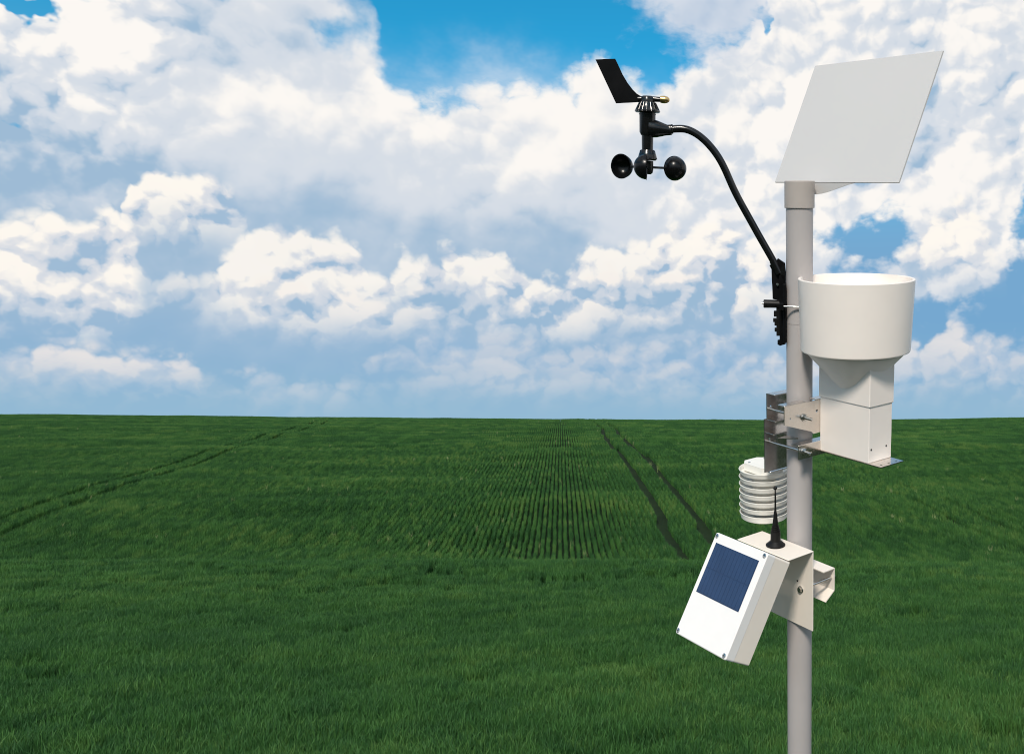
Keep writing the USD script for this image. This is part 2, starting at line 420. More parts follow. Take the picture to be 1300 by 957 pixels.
def hexnut(c, axis, r, h, bore=0.0):
    t = np.arange(6) * math.pi / 3
    m = trimesh.creation.extrude_polygon(__import__('shapely').Polygon(np.c_[np.cos(t), np.sin(t)] * r), h, engine='earcut')
    m.apply_transform(trimesh.geometry.align_vectors([0, 0, 1], axis))
    m.apply_translation(c)
    return m


used = {}


def numbered(path):
    k = used.get(path, 0)
    used[path] = k + 1
    return path if k == 0 else '%s_%03d' % (path, k)


def obj(name, mesh, mat, parent=None, smooth=30, label=None):
    path = numbered((str(parent.GetPath()) if parent else '/World') + '/' + name)
    m = usdkit.mesh(stage, path, mesh, mat, smooth=smooth)
    if label:
        m.GetPrim().SetCustomDataByKey('label', label)
    return m.GetPrim()


# ------------------------------------------------------------------ the mast's frame: u to the right and near, v to the right and far, w along the mast
PITCH = math.atan(301.0 / FPX)          # the mast leans this much towards the camera
YAW = math.radians(43.5)
DIST = 1.785
_c, _s = math.cos(PITCH), math.sin(PITCH)
LEAN = np.array([[1, 0, 0], [0, _c, -_s], [0, _s, _c]])          # mast coordinates (across, away, along) to world
TOP = EYE + DIST * np.array([0, _c, _s])
UVW = np.array([[math.sin(YAW), math.cos(YAW), 0], [-math.cos(YAW), math.sin(YAW), 0], [0, 0, 1.0]])   # columns: u, v, w


def thing(name, label, category, at=(0, 0, 0), frame='uvw'):
    """An Xform on the mast; its parts are given in the mast's coordinates and stored about the thing's base."""
    R = LEAN @ UVW if frame == 'uvw' else LEAN
    o = TOP + R @ np.array(at, float)
    x = UsdGeom.Xform.Define(stage, numbered('/World/' + name))
    x.AddTransformOp().Set(Gf.Matrix4d(*R[:, 0], 0, *R[:, 1], 0, *R[:, 2], 0, *o, 1))
    tag(x, label, category)
    base = np.array(at, float)

    def part(pname, mesh, mat, parent=None, smooth=30, plabel=None):
        mesh = mesh.copy()
        mesh.apply_translation(-base)
        return obj(pname, mesh, mat, parent or x.GetPrim(), smooth, plabel)
    return part


# ------------------------------------------------------------------ the land
def land(x, y):
    """Height of the bare ground."""
    x, y = np.asarray(x, float), np.asarray(y, float)
    from scipy.interpolate import PchipInterpolator
    prof = PchipInterpolator([-400, -60, 0, 16, 20, 22.5, 26, 31, 36, 48, 61, 87, 120, 160, 190, 230, 300, 500, 1500, 6000],
                             [-14, -4.2, -3.42, -3.38, -3.36, -3.40, -4.0, -4.9, -5.0, -4.33, -3.58, -2.28, -1.25, -0.52, -0.26, -0.55, -2.6, -10, -55, -330])
    z = prof(y)
    k = np.clip((y - 30) / 150.0, 0, 1) ** 1.3 * np.clip((1500 - y) / 1200.0, 0, 1)
    ratio = x / np.maximum(y, 20.0)
    side = np.interp(ratio, [-1.6, -0.84, -0.70, -0.55, -0.38, -0.2, 0.0, 0.10, 0.18, 0.235, 0.6], [1.6, 1.00, 0.74, 0.42, 0.15, -0.10, -0.30, -0.12, 0.16, 0.30, 0.5])
    z = z + k * side
    und = meshkit.fbm(np.stack([x / 11.0, y / 7.0, 0 * x], -1), 3, seed=4) - 0.5
    z = z + und * 0.34 * np.clip((y - 26) / 20.0, 0, 1) * np.clip((330 - y) / 150.0, 0, 1)
    z = z + (meshkit.fbm(np.stack([x / 6.0, y / 3.0, 0 * x + 9], -1), 2, seed=5) - 0.5) * 0.10
    return z + EYE[2] - 0.46


def sheet(xs, ys):
    X, Y = np.meshgrid(xs, ys)
    Z = land(X, Y)
    n, k = len(xs), len(ys)
    i, j = np.meshgrid(np.arange(k - 1), np.arange(n - 1), indexing='ij')
    q = np.stack([i * n + j, i * n + j + 1, (i + 1) * n + j + 1, (i + 1) * n + j], -1).reshape(-1, 4)
    return np.stack([X, Y, Z], -1).reshape(-1, 3), q


gx = np.r_[-6000, -3000, -1500, -800, np.arange(-420, 320, 3.0), 700, 1500, 3000, 6000]
gy = np.r_[-6000, -2500, -1000, -400, np.arange(-160, 0, 10.0), np.arange(0, 60, 1.0), np.arange(60, 260, 2.5), np.arange(260, 500, 20.0), 700, 1000, 1500, 2500, 4000, 6000]
gx, gy = np.unique(gx), np.unique(np.clip(gy, -6000, 6000))
mg = usdkit.material(stage, LOOK + 'field_soil', {
    'g': ('geometry', {}), 'n': ('noise_texture', {'scale': 0.35, 'detail': 8.0, 'roughness': 0.65}),
    'r': ('rgb_ramp', {'ramp': [(0.3, (0.010, 0.020, 0.008)), (0.55, (0.014, 0.028, 0.010)), (0.8, (0.020, 0.030, 0.012))]}),
    'p': ('principled_bsdf', {'roughness': 0.95, 'specular_ior_level': 0.1})},
    [('g.position', 'n.vector'), ('n.fac', 'r.fac'), ('r.color', 'p.base_color')], surface='p.BSDF')
ground = usdkit.mesh(stage, '/World/ground', sheet(gx, gy), mg, smooth=True)
tag(ground, 'rolling earth of the field under the green wheat', 'ground', kind='structure')

# ------------------------------------------------------------------ the wheat
rng = np.random.default_rng(7)


def leaf_mat(name, lo, mid, hi):
    nodes = {
        'g': ('geometry', {}), 'oi': ('object_info', {}),
        'mp': ('mapping', {'mapping_type': 'point', 'scale': (0.055, 0.14, 0.0)}),
        'n': ('noise_texture', {'scale': 1.0, 'detail': 5.0, 'roughness': 0.62}),
        'w': ('white_noise_texture', {'dimensions': '1D'}),
        'a': ('math', {'math_type': 'multiply_add', 'value2': 0.36, 'value3': -0.18}),
        'i': ('math', {'math_type': 'multiply_add', 'value2': 0.45}),
        'b': ('math', {'math_type': 'add'}),
        'c': ('math', {'math_type': 'add', 'value2': -0.06}),
        'r': ('rgb_ramp', {'ramp': [(0.30, lo), (0.52, mid), (0.80, hi)]}),
        'p': ('principled_bsdf', {'roughness': 0.62, 'specular_ior_level': 0.25}),
        't': ('translucent_bsdf', {}), 'm': ('mix_closure', {'fac': 0.28})}
    links = [('g.position', 'mp.vector'), ('mp.vector', 'n.vector'), ('g.random_per_island', 'i.value1'), ('oi.random', 'a.value1'), ('n.fac', 'i.value3'), ('a.value', 'b.value1'), ('i.value', 'b.value2'),
             ('b.value', 'c.value1'), ('c.value', 'r.fac'), ('r.color', 'p.base_color'), ('r.color', 't.color'), ('p.BSDF', 'm.closure1'), ('t.BSDF', 'm.closure2')]
    return usdkit.material(stage, LOOK + name, nodes, links, surface='m.closure')


M_WHEAT = leaf_mat('wheat_leaves', (0.028, 0.096, 0.024), (0.054, 0.156, 0.033), (0.125, 0.220, 0.050))


def tuft(n, lx, ly, h, width, segs, leaves, lean=0.35, seed=0, even=False):
    """Blades of wheat standing on a rectangle lx by ly: each a strip that bends outwards and narrows."""
    r = np.random.default_rng(seed)
    V, F = [], []
    k = 0
    for i in range(n):
        px, py = (r.random() - 0.5) * lx, (r.random() - 0.5) * ly
        hh = h * (r.uniform(0.92, 1.05) if even else r.uniform(0.82, 1.08))
        for j in range(leaves):
            az = r.uniform(0, 2 * math.pi)
            z0 = hh * (0.0 if j == 0 else (r.uniform(0.52, 0.78) if even else r.uniform(0.25, 0.6)))
            L = hh - z0 if j == 0 else hh * (r.uniform(0.22, 0.36) if even else r.uniform(0.35, 0.55))
            bend = r.uniform(0.1, 1.0) * lean * (0.5 if j == 0 else 1.7)
            dx, dy = math.cos(az), math.sin(az)
            t = np.linspace(0, 1, segs + 1)
            out = bend * L * t ** 1.8
            up = z0 + L * (t - 0.32 * bend * t ** 2.5)
            w = width * r.uniform(0.7, 1.2) * np.sqrt(np.clip(1.0 - t ** 2.2, 0.02, 1)) * (0.75 if j == 0 else 1)
            tw = r.uniform(0, math.pi)
            sx, sy = math.cos(az + math.pi / 2 + 0.6 * math.cos(tw)), math.sin(az + math.pi / 2 + 0.6 * math.cos(tw))
            c = np.stack([px + dx * out, py + dy * out, up], -1)
            s = np.stack([sx * w / 2, sy * w / 2, 0 * w], -1)
            V.append(np.stack([c - s, c + s], 1).reshape(-1, 3))
            for q in range(segs):
                a = k + 2 * q
                F += [(a, a + 1, a + 3), (a, a + 3, a + 2)]
            k += 2 * (segs + 1)
    return np.vstack(V), np.array(F)


WHEAT = '/World/wheat'
inst = UsdGeom.PointInstancer.Define(stage, WHEAT)
tag(inst, 'dense young green wheat covering the whole rolling field in rows', 'wheat', kind='stuff')
kinds = []
H_W = 0.46
NEAR, MID, SHORT, FAR = [], [], [], []
GAP = 0.23                                                       # between rows
for s in range(8):
    kinds.append(tuft(105, 0.50, 0.34, H_W, 0.0088, 3, 4, 0.38, seed=s, even=True)); NEAR.append(len(kinds) - 1)
for s in range(6):
    kinds.append(tuft(70, 1.04, 0.100, H_W, 0.013, 2, 3, 0.30, seed=20 + s)); MID.append(len(kinds) - 1)
for s in range(4):
    kinds.append(tuft(27, 0.44, 0.088, H_W, 0.013, 2, 3, 0.27, seed=80 + s)); SHORT.append(len(kinds) - 1)
for s in range(6):
    m = [tuft(66, 2.06, 0.090, H_W, 0.022, 2, 2, 0.26, seed=40 + s * 4 + q) for q in range(4)]
    vs, fs, o = [], [], 0
    for q, (v_, f_) in enumerate(m):
        vs.append(v_ + [0, (q - 1.5) * GAP, 0]); fs.append(f_ + o); o += len(v_)
    kinds.append((np.vstack(vs), np.vstack(fs))); FAR.append(len(kinds) - 1)
for i, k_ in enumerate(kinds):
    usdkit.mesh(stage, '%s/prototypes/tuft_%03d' % (WHEAT, i), k_, M_WHEAT)
inst.CreatePrototypesRel().SetTargets([Sdf.Path('%s/prototypes/tuft_%03d' % (WHEAT, i)) for i in range(len(kinds))])

ROW = np.array([-0.25, 1.0]) / math.hypot(0.25, 1.0)            # the drilling direction
ACR = np.array([ROW[1], -ROW[0]])
# wheel tracks: centre lines as (y, x) points, half gauge, half width of each rut
TRACKS = [
    ([(20, 0.6), (35, -3.2), (46, -5.65), (61, -9.65), (78, -14.0), (120, -24.0), (165, -34.8), (220, -49)], 0.82, 0.25),
    ([(30, -30.5), (43, -35.6), (52, -39.0), (57.5, -40.8), (68, -44.0), (77, -47.0), (95, -53.0), (130, -66), (165, -81), (220, -104)], 0.80, 0.27),
    ([(30, -52), (60, -61), (90, -70), (160, -98)], 0.80, 0.12),
    ([(30, 11.2), (44, 8.0), (54, 5.9), (80, 0.0), (165, -20)], 0.80, 0.14),
]


def rut(x, y):
    """How far inside a wheel track a point lies: below 1 in the bare rut."""
    d = np.full(np.shape(x), 9.0)
    near = np.full(np.shape(x), 99.0)
    for i, (pts, half, wid) in enumerate(TRACKS):
        py, px = np.array(pts).T
        wy = 0.20 * np.sin(y / 9.0 + i) + 0.05 * np.sin(y / 3.7 + 2 * i)
        off = (x - np.interp(y, py, px) - wy) * 0.95
        d = np.minimum(d, np.abs(np.abs(off) - half) / wid)
        near = np.minimum(near, np.abs(off))
    return d, near


P_, Y_, S_, K_, T_ = [], [], [], [], []


def put(x, y, yaw, scale, ids, sink=0.0):
    n = len(x)
    P_.append(np.stack([x, y, land(x, y) - sink], -1)); Y_.append(yaw); S_.append(scale)
    K_.append(np.array(ids)[rng.integers(0, len(ids), n)])


def grid(along, across, y0, y1, ra, rb, margin):
    """Points on the drilling grid between two distances, inside the picture's wedge and a margin beside it."""
    s = np.arange(y0 - 40, y1 + 60, along)
    t = np.arange(-190, 130, across)
    Sg, Tg = np.meshgrid(s, t)
    Sg = Sg + rng.uniform(0, along, len(t))[:, None]
    x = Sg * ROW[0] + Tg * ACR[0]
    y = Sg * ROW[1] + Tg * ACR[1]
    ok = (y > y0) & (y < y1) & (x > ra * y - margin) & (x < rb * y + margin)
    return x[ok], y[ok]


# near the camera: no rows to be seen, tufts at random
n = 13500
y = 4.5 + (25.5 - 4.5) * np.sqrt(rng.random(n))
x = rng.uniform(-0.88, 0.28, n) * y + rng.uniform(-2.0, 2.0, n)
t_ = x * ACR[0] + y * ACR[1]                                      # drawn towards the drills with distance
t2 = np.round(t_ / GAP) * GAP
pull = np.clip((y - 13.0) / 9.0, 0, 0.8)
x = x + ACR[0] * (t2 - t_) * pull
y = y + ACR[1] * (t2 - t_) * pull
hh = meshkit.fbm(np.stack([x / 1.6, y / 1.2, 0 * x], -1), 3, seed=31)
ok = rng.random(len(x)) > np.clip((y - 15.0) / 7.0, 0, 0.85)
x, y, hh = x[ok], y[ok], hh[ok]
put(x, y, rng.uniform(0, 6.283, len(x)), 0.80 + 0.34 * hh + rng.normal(0, 0.025, len(x)), NEAR)
x, y = grid(1.0, GAP, 14.5, 25.5, -0.9, 0.3, 2.5)
ok = rng.random(len(x)) < np.clip((y - 14.5) / 5.0, 0.0, 1.0)
x, y = x[ok] + rng.normal(0, 0.035, ok.sum()), y[ok]
hh = meshkit.fbm(np.stack([x / 1.6, y / 1.2, 0 * x], -1), 3, seed=31)
put(x, y, math.atan2(ROW[1], ROW[0]) + rng.normal(0, 0.05, len(x)), 0.72 + 0.46 * hh + rng.normal(0, 0.05, len(x)), MID)
# the far slope: rows, one by one
rowyaw = math.atan2(ROW[1], ROW[0])
def rows(x, y, ids, lo, amp, seed, sx, sy):
    x = x + rng.normal(0, 0.012, len(x))
    thin = meshkit.fbm(np.stack([x / sx, y / sy, 0 * x], -1), 3, seed=seed)
    put(x, y, rowyaw + np.pi * rng.integers(0, 2, len(x)) + rng.normal(0, 0.015, len(x)), np.clip(lo + amp * thin + rng.normal(0, 0.04, len(x)), 0.6, 1.25), ids)


x, y = grid(1.0, GAP, 24.5, 82.0, -0.87, 0.27, 4.0)
d_, near_ = rut(x, y)
ok = near_ > 1.7
rows(x[ok], y[ok], MID, 0.66, 0.62, 11, 5.0, 3.2)
x, y = grid(0.42, GAP, 24.5, 215.0, -0.87, 0.27, 4.0)
d_, near_ = rut(x, y)
ok = (d_ > 1.0) & (near_ < 2.7)
rows(x[ok], y[ok], SHORT, 0.72, 0.5, 13, 5.0, 3.0)
x, y = grid(2.0, GAP * 4, 82.0, 235.0, -0.87, 0.27, 6.0)
_, near_ = rut(x, y)
ok = near_ > 2.1
rows(x[ok], y[ok], FAR, 0.66, 0.62, 12, 9.0, 6.0)

P_, Y_, S_, K_ = np.vstack(P_), np.concatenate(Y_), np.concatenate(S_), np.concatenate(K_)
# lie along the slope
e = 0.6
dzx = (land(P_[:, 0] + e, P_[:, 1]) - land(P_[:, 0] - e, P_[:, 1])) / (2 * e)
dzy = (land(P_[:, 0], P_[:, 1] + e) - land(P_[:, 0], P_[:, 1] - e)) / (2 * e)
qw, qz = np.cos(Y_ / 2), np.sin(Y_ / 2)
tx, ty = dzy / 2, -dzx / 2                                       # small turn that lays z along the slope's normal
Q = np.stack([qw, tx * qw + ty * qz, ty * qw - tx * qz, qz], -1)
Q /= np.linalg.norm(Q, axis=1, keepdims=True)
inst.CreatePositionsAttr(Vt.Vec3fArray.FromNumpy(P_.astype(np.float32)))
inst.CreateOrientationsAttr(Vt.QuathArray([Gf.Quath(float(q[0]), float(q[1]), float(q[2]), float(q[3])) for q in Q]))
inst.CreateScalesAttr(Vt.Vec3fArray.FromNumpy(np.stack([np.ones_like(S_), np.ones_like(S_), S_], -1).astype(np.float32)))
inst.CreateProtoIndicesAttr(Vt.IntArray.FromNumpy(K_.astype(np.int32)))

# pale weeds in flower, scattered singly
M_WEED = leaf_mat('pale_weeds', (0.16, 0.22, 0.08), (0.26, 0.30, 0.13), (0.38, 0.40, 0.22))
weeds = UsdGeom.PointInstancer.Define(stage, '/World/weeds')
tag(weeds, 'small pale weeds scattered singly through the green wheat', 'weeds', kind='stuff')
for i in range(3):
    usdkit.mesh(stage, '/World/weeds/prototypes/weed_%03d' % i, tuft(7, 0.16, 0.16, 0.52, 0.020, 2, 2, 0.5, seed=200 + i), M_WEED)
weeds.CreatePrototypesRel().SetTargets([Sdf.Path('/World/weeds/prototypes/weed_%03d' % i) for i in range(3)])
y = 24.0 + 130.0 * rng.random(420) ** 1.6
x = rng.uniform(-0.87, 0.27, 420) * y
weeds.CreatePositionsAttr(Vt.Vec3fArray.FromNumpy(np.stack([x, y, land(x, y)], -1).astype(np.float32)))
weeds.CreateScalesAttr(Vt.Vec3fArray.FromNumpy((rng.uniform(0.85, 1.08, 420)[:, None] * np.ones(3)).astype(np.float32)))
weeds.CreateProtoIndicesAttr(Vt.IntArray.FromNumpy(rng.integers(0, 3, 420).astype(np.int32)))

# ------------------------------------------------------------------ the mast
part = thing('mast', 'tall grey plastic pipe mast standing in the wheat with all the instruments clamped on it', 'mast', (0, 0, -4.45))
part('pipe', cat(lathe([(0.0, -4.45), (0.025, -4.45), (0.025, -0.2593), (0.0247, -0.2597), (0.0247, -0.2603), (0.025, -0.2607), (0.025, -0.0476), (0.0, -0.0476)], 72)), M_POLE)
part('cap', lathe([(0.0251, -0.0490), (0.0272, -0.0490), (0.0277, -0.0484), (0.0277, -0.0022), (0.0268, -0.0010), (0.0, 0.0)], 72), M_CAP)

# ------------------------------------------------------------------ blank sheet above the mast, leaning back
PH = math.radians(63.9)
part = thing('blank_panel', 'tilted blank pale grey sheet fixed behind the top of the mast', 'panel', (0.05, 0.035, 0.0))
e2 = np.array([0.0, math.cos(PH), math.sin(PH)])
org = np.array([-0.104, 0.035, -0.0041])
W_, H_ = 0.3115, 0.2426
part('sheet', slab([(0.0, 0.0), (W_, 0), (W_, H_), (0, H_)], 0.003, org, (1, 0, 0), e2), M_PANEL)
# stiffening lip bent under the lower edge, hanging down to the clamp on the mast
lip = [(-0.0500, 0.0), (0.1047, 0.0), (0.0980, -0.0016), (0.0856, -0.0040), (0.0700, -0.0080), (0.0563, -0.0115), (0.0364, -0.0165), (0.0200, -0.0195), (0.0099, -0.0205), (-0.0500, -0.0205)]
part('lower_lip', slab([(x_ + 0.104, y_) for x_, y_ in lip], 0.002, org + [0, 0.0, -0.0005], (1, 0, 0), (0, 0, 1)), M_PANEL)

# ------------------------------------------------------------------ wind vane and cups on a bent arm (drawn in the plane across the view)
part = thing('wind_sensor', 'black wind vane with three spinning cups on a bent arm clamped left of the mast', 'wind sensor', (-0.03, 0.0, -0.22), frame='view')
# all of the head leans 2.2 degrees outwards
AX, AZ = -0.2728, 0.0750
tilt = trimesh.transformations.rotation_matrix(math.radians(2.2), [0, 1, 0], [AX, 0, AZ])


def head(m):
    m = m.copy()
    m.apply_transform(tilt)
    return m


at = (AX, 0, 0)
vane_poly = [(-0.3593, 0.2062), (-0.3246, 0.2073), (-0.3195, 0.1965), (-0.3130, 0.1815), (-0.3045, 0.1670), (-0.2965, 0.1565), (-0.2890, 0.1490), (-0.2815, 0.1447), (-0.2770, 0.1437), (-0.2770, 0.1362), (-0.2830, 0.1352), (-0.3040, 0.1336), (-0.3266, 0.1328)]
part('vane', slab(vane_poly, 0.0026, (0, 0.0005, 0), (1, 0, 0), (0, 0, 1)), M_VANE)
rodp = [(-0.2870, 0.1395), (-0.2680, 0.1402), (-0.2420, 0.1388)]
part('vane_rod', cat(tube([(x_, 0, z_) for x_, z_ in rodp], [0.0052, 0.0050, 0.0042], 20), head(lathe([(0.0, 0.1330), (0.0125, 0.1330), (0.0130, 0.1360), (0.0112, 0.1425), (0.0085, 0.1452), (0.0, 0.1458)], 40, at))), M_BLACK)
part('brass_tip', tube([(-0.2478, 0, 0.1392), (-0.2470, 0, 0.1392), (-0.2400, 0, 0.1389), (-0.2350, 0, 0.1385), (-0.2318, 0, 0.1383), (-0.2308, 0, 0.1382)], [0.0046, 0.0060, 0.0064, 0.0054, 0.0030, 0.0005], 24), M_BRASS)
flare = [lathe([(0.0, 0.1155), (0.0200, 0.1168), (0.0222, 0.1180), (0.0222, 0.1206), (0.0188, 0.1235), (0.0158, 0.1290), (0.0140, 0.1345), (0.0, 0.1345)], 48, at)]
for k in range(16):
    t = k * math.pi / 8 + 0.1
    flare.append(rod((AX + 0.0215 * math.cos(t), 0.0215 * math.sin(t), 0.1185), (AX + 0.0142 * math.cos(t), 0.0142 * math.sin(t), 0.134), 0.0013, 0.0010, 8))
part('vane_collar', head(cat(*flare)), M_BLACK)
part('body', head(cat(
    lathe([(0.0, 0.0780), (0.0115, 0.0780), (0.0142, 0.0835), (0.0145, 0.1165), (0.0, 0.1170)], 48, at),
    lathe([(0.0, 0.0520), (0.0100, 0.0520), (0.0104, 0.0800), (0.0, 0.0800)], 40, at),
    tube(spline([(AX + 0.004, 0, 0.0905), (AX + 0.018, 0, 0.0895), (AX + 0.034, 0, 0.0885), (AX + 0.0440, 0, 0.0882)], 10), np.interp(np.linspace(0, 1, 10), [0, 0.35, 0.75, 1], [0.0165, 0.0145, 0.0095, 0.0080]), 28),
    rod((AX + 0.010, 0.0, 0.079), (AX + 0.010, 0.0, 0.1168), 0.0032),
)), M_BLACK)
part('body_band', head(lathe([(0.0144, 0.1130), (0.0152, 0.1133), (0.0152, 0.1150), (0.0144, 0.1153)], 48, at)), M_BLACK)
bell = [lathe([(0.0, 0.0345), (0.0145, 0.0345), (0.0168, 0.0370), (0.0168, 0.0405), (0.0148, 0.0470), (0.0118, 0.0530), (0.0, 0.0535)], 48, at)]
for k in range(14):
    t = k * math.pi / 7
    bell.append(rod((AX + 0.0163 * math.cos(t), 0.0163 * math.sin(t), 0.0365), (AX + 0.0124 * math.cos(t), 0.0124 * math.sin(t), 0.052), 0.0015, 0.0010, 8))
part('cup_collar', head(cat(*bell)), M_BLACK)
part('cup_hub', head(lathe([(0.0, 0.0105), (0.0060, 0.0105), (0.0095, 0.0130), (0.0105, 0.0180), (0.0105, 0.0335), (0.0, 0.0345)], 40, at)), M_BLACK)


def cup(theta):
    """One hemispherical cup with its open side facing along the turn, and its spoke."""
    R, t = 0.0213, 0.0011
    prof = [(R * math.sin(a), -R * math.cos(a)) for a in np.linspace(0, math.pi / 2, 14)]
    inner = [((R - t) * math.sin(a), -(R - t) * math.cos(a)) for a in np.linspace(math.pi / 2, 0, 14)]
    m = lathe(prof + [(R + 0.0009, 0.0004), (R + 0.0009, 0.0014), (R - t, 0.0014)] + inner[1:], 44)
    ax = np.array([-math.sin(theta), math.cos(theta), 0])
    m.apply_transform(trimesh.geometry.align_vectors([0, 0, 1], ax))
    c = np.array([AX + 0.0560 * math.cos(theta), 0.0560 * math.sin(theta), 0.0228])
    m.apply_translation(c)
    s = rod((AX + 0.008 * math.cos(theta), 0.008 * math.sin(theta), 0.0228), c - np.array([math.cos(theta), math.sin(theta), 0]) * 0.0207, 0.0022, n=14)
    return head(m), head(s)


wind_cups = []
for th in (math.radians(-84), math.radians(36), math.radians(156)):
    m, s = cup(th)
    p_ = part('cup', m, M_CUP)
    part('spoke', s, M_BLACK, p_)
arm = [(-0.2330, 0.0886), (-0.2220, 0.0892), (-0.2065, 0.0890), (-0.1840, 0.0800), (-0.1610, 0.0598), (-0.1430, 0.0350), (-0.1210, -0.0125), (-0.0930, -0.0655), (-0.0700, -0.1067), (-0.0480, -0.1455), (-0.0385, -0.1640)]
part('arm', tube(spline([(x_, 0, z_) for x_, z_ in arm], 70), 0.0066, 24), M_BLACK)
part('arm_sleeve', cat(tube(spline([(-0.2450, 0, 0.0883), (-0.2330, 0, 0.0886), (-0.2290, 0, 0.0889)], 8), 0.0079, 24), rod((-0.2295, 0, 0.0888), (-0.2265, 0, 0.0889), 0.0084)), M_BLACK)
# bracket that lies against the mast
part('bracket', cat(
    slab([(-0.0555, -0.1530), (-0.0520, -0.1600), (-0.0500, -0.2150), (-0.0370, -0.2170), (-0.0372, -0.2920), (-0.0415, -0.2935), (-0.0415, -0.3005), (-0.0375, -0.3025), (-0.0262, -0.2990), (-0.0252, -0.1650), (-0.0268, -0.1490), (-0.0400, -0.1402), (-0.0430, -0.1450)], 0.0120, (0, 0.004, 0), (1, 0, 0), (0, 0, 1)),
    slab([(-0.0380, -0.1700), (-0.0252, -0.1700), (-0.0258, -0.2985), (-0.0372, -0.3020)], 0.0180, (0, 0.0, 0), (1, 0, 0), (0, 0, 1)),
    box(-0.031, -0.0246, -0.020, 0.020, -0.296, -0.185, 0.002)), M_VANE)
part('arm_clip', cat(tube([(-0.0492, -0.0035, -0.1445), (-0.0375, -0.0035, -0.1668)], 0.0068, 20), slab([(-0.0300, -0.1480), (-0.0262, -0.1560), (-0.0262, -0.1850), (-0.0380, -0.1650)], 0.016, (0, -0.001, 0), (1, 0, 0), (0, 0, 1))), M_BLACK)
part('clamp_knob', cat(rod((-0.0672, -0.002, -0.2235), (-0.0300, -0.002, -0.2240), 0.0078, 0.0074), rod((-0.0300, -0.002, -0.2240), (-0.0225, -0.002, -0.2240), 0.0090)), M_RUBBER)
part('bolt_end', rod((-0.0705, -0.002, -0.2222), (-0.067, -0.002, -0.2222), 0.0022), M_ZINC)
part('screw', rod((-0.0405, -0.0075, -0.1875), (-0.0405, 0.0, -0.1875), 0.0024), M_ZINC)
teeth = [box(-0.0435, -0.0370, -0.004, 0.004, -0.284, -0.222, 0.0006)]
for za, zb, xa in ((-0.2475, -0.2370, -0.0480), (-0.2580, -0.2510, -0.0495), (-0.2645, -0.2560, -0.0470), (-0.2760, -0.2690, -0.0468)):
    teeth.append(box(xa, -0.0400, -0.0045, 0.0045, za, zb, 0.0007))
part('toothed_strip', cat(*teeth), M_RUBBER)
ub = [(-0.030, -0.0315, -0.2252), (0.0, -0.0315, -0.2256)] + [(0.0315 * math.sin(a), -0.0315 * math.cos(a), -0.2256) for a in np.linspace(0.2, math.pi - 0.2, 14)] + [(0.0, 0.0315, -0.2256), (-0.030, 0.0315, -0.2252)]
part('u_bolt', tube(ub, 0.0019, 12), M_ZINC)
part('clamp_bar', box(-0.0365, -0.0290, -0.037, 0.037, -0.2310, -0.2185, 0.0012), M_VANE)

# ------------------------------------------------------------------ rain gauge
U0, U1, V0, V1 = 0.0450, 0.1711, 0.0108, 0.0729
GC = ((U0 + U1) / 2, (V0 + V1) / 2)
part = thing('rain_gauge', 'white rain gauge with a wide round funnel on a square housing right of the mast', 'rain gauge', (GC[0], GC[1], -0.5003))
gat = (GC[0] - 0.0005, GC[1] - 0.002, 0)
part('funnel', lathe([(0.0, -0.3840), (0.0200, -0.3820), (0.0310, -0.3710), (0.0620, -0.3370), (0.0900, -0.3080), (0.0940, -0.3035), (0.1000, -0.3025), (0.1010, -0.2999), (0.1061, -0.1745), (0.1061, -0.1728), (0.1054, -0.1719), (0.1022, -0.1717), (0.1008, -0.1724), (0.1003, -0.1745), (0.0985, -0.2000), (0.0, -0.250)], 160, gat), M_WHITE, smooth=24)
part('neck_sleeve', box(U0 - 0.0020, U1 + 0.0020, V0 - 0.0020, V1 + 0.0020, -0.3958, -0.3160, 0.0012), M_WHITE)
part('housing', cat(box(U0, U1, V0, V1, -0.5003, -0.3950, 0.0010)), M_WHITE)
for v_ in (0.0175, 0.0585):
    part('vent_hole', rod((U1 - 0.001, v_, -0.4757), (U1 + 0.0003, v_, -0.4757), 0.0021), M_HOLE)
part('base_plate', slab([(0.035, V0 - 0.0012), (0.2022, V0 - 0.0012), (0.2022, V1 - 0.0008), (0.035, V1 - 0.0008)], 0.0020, (0, 0, -0.5014), (1, 0, 0), (0, 1, 0), [(0.1935, 0.0205, 0.0022), (0.1935, 0.041, 0.0022), (0.1935, 0.0615, 0.0022)]), M_STEEL)
# upper clamp: plate in front of the mast, saddle behind, two threaded rods
fp = [(-0.0805, -0.4020), (0.0300, -0.4012), (0.0300, -0.4560), (0.0110, -0.4650), (-0.0060, -0.4655), (-0.0120, -0.4600), (-0.0805, -0.4362)]
part('clamp_plate', cat(slab(fp, 0.0020, (0.0440, 0, 0), (0, 1, 0), (0, 0, 1), [(0.0025, -0.422, 0.0028), (-0.066, -0.426, 0.0016)]),
                        box(0.0250, 0.0448, -0.0800, -0.0250, -0.4022, -0.4002, 0.0004), box(0.0270, 0.0448, 0.0, 0.0300, -0.4012, -0.3992, 0.0004)), M_STEEL)
part('clamp_saddle', cat(slab([(-0.0400, -0.3975), (0.0400, -0.3975), (0.0400, -0.4500), (-0.0400, -0.4500)], 0.0020, (-0.0500, 0, 0), (0, 1, 0), (0, 0, 1), [(-0.0305, -0.4250, 0.003), (0.0305, -0.4250, 0.003)]),
                         box(-0.0500, -0.0270, -0.0400, 0.0400, -0.3990, -0.3970, 0.0004), box(-0.0500, -0.0260, -0.0400, 0.0400, -0.4505, -0.4487, 0.0004)), M_STEEL)
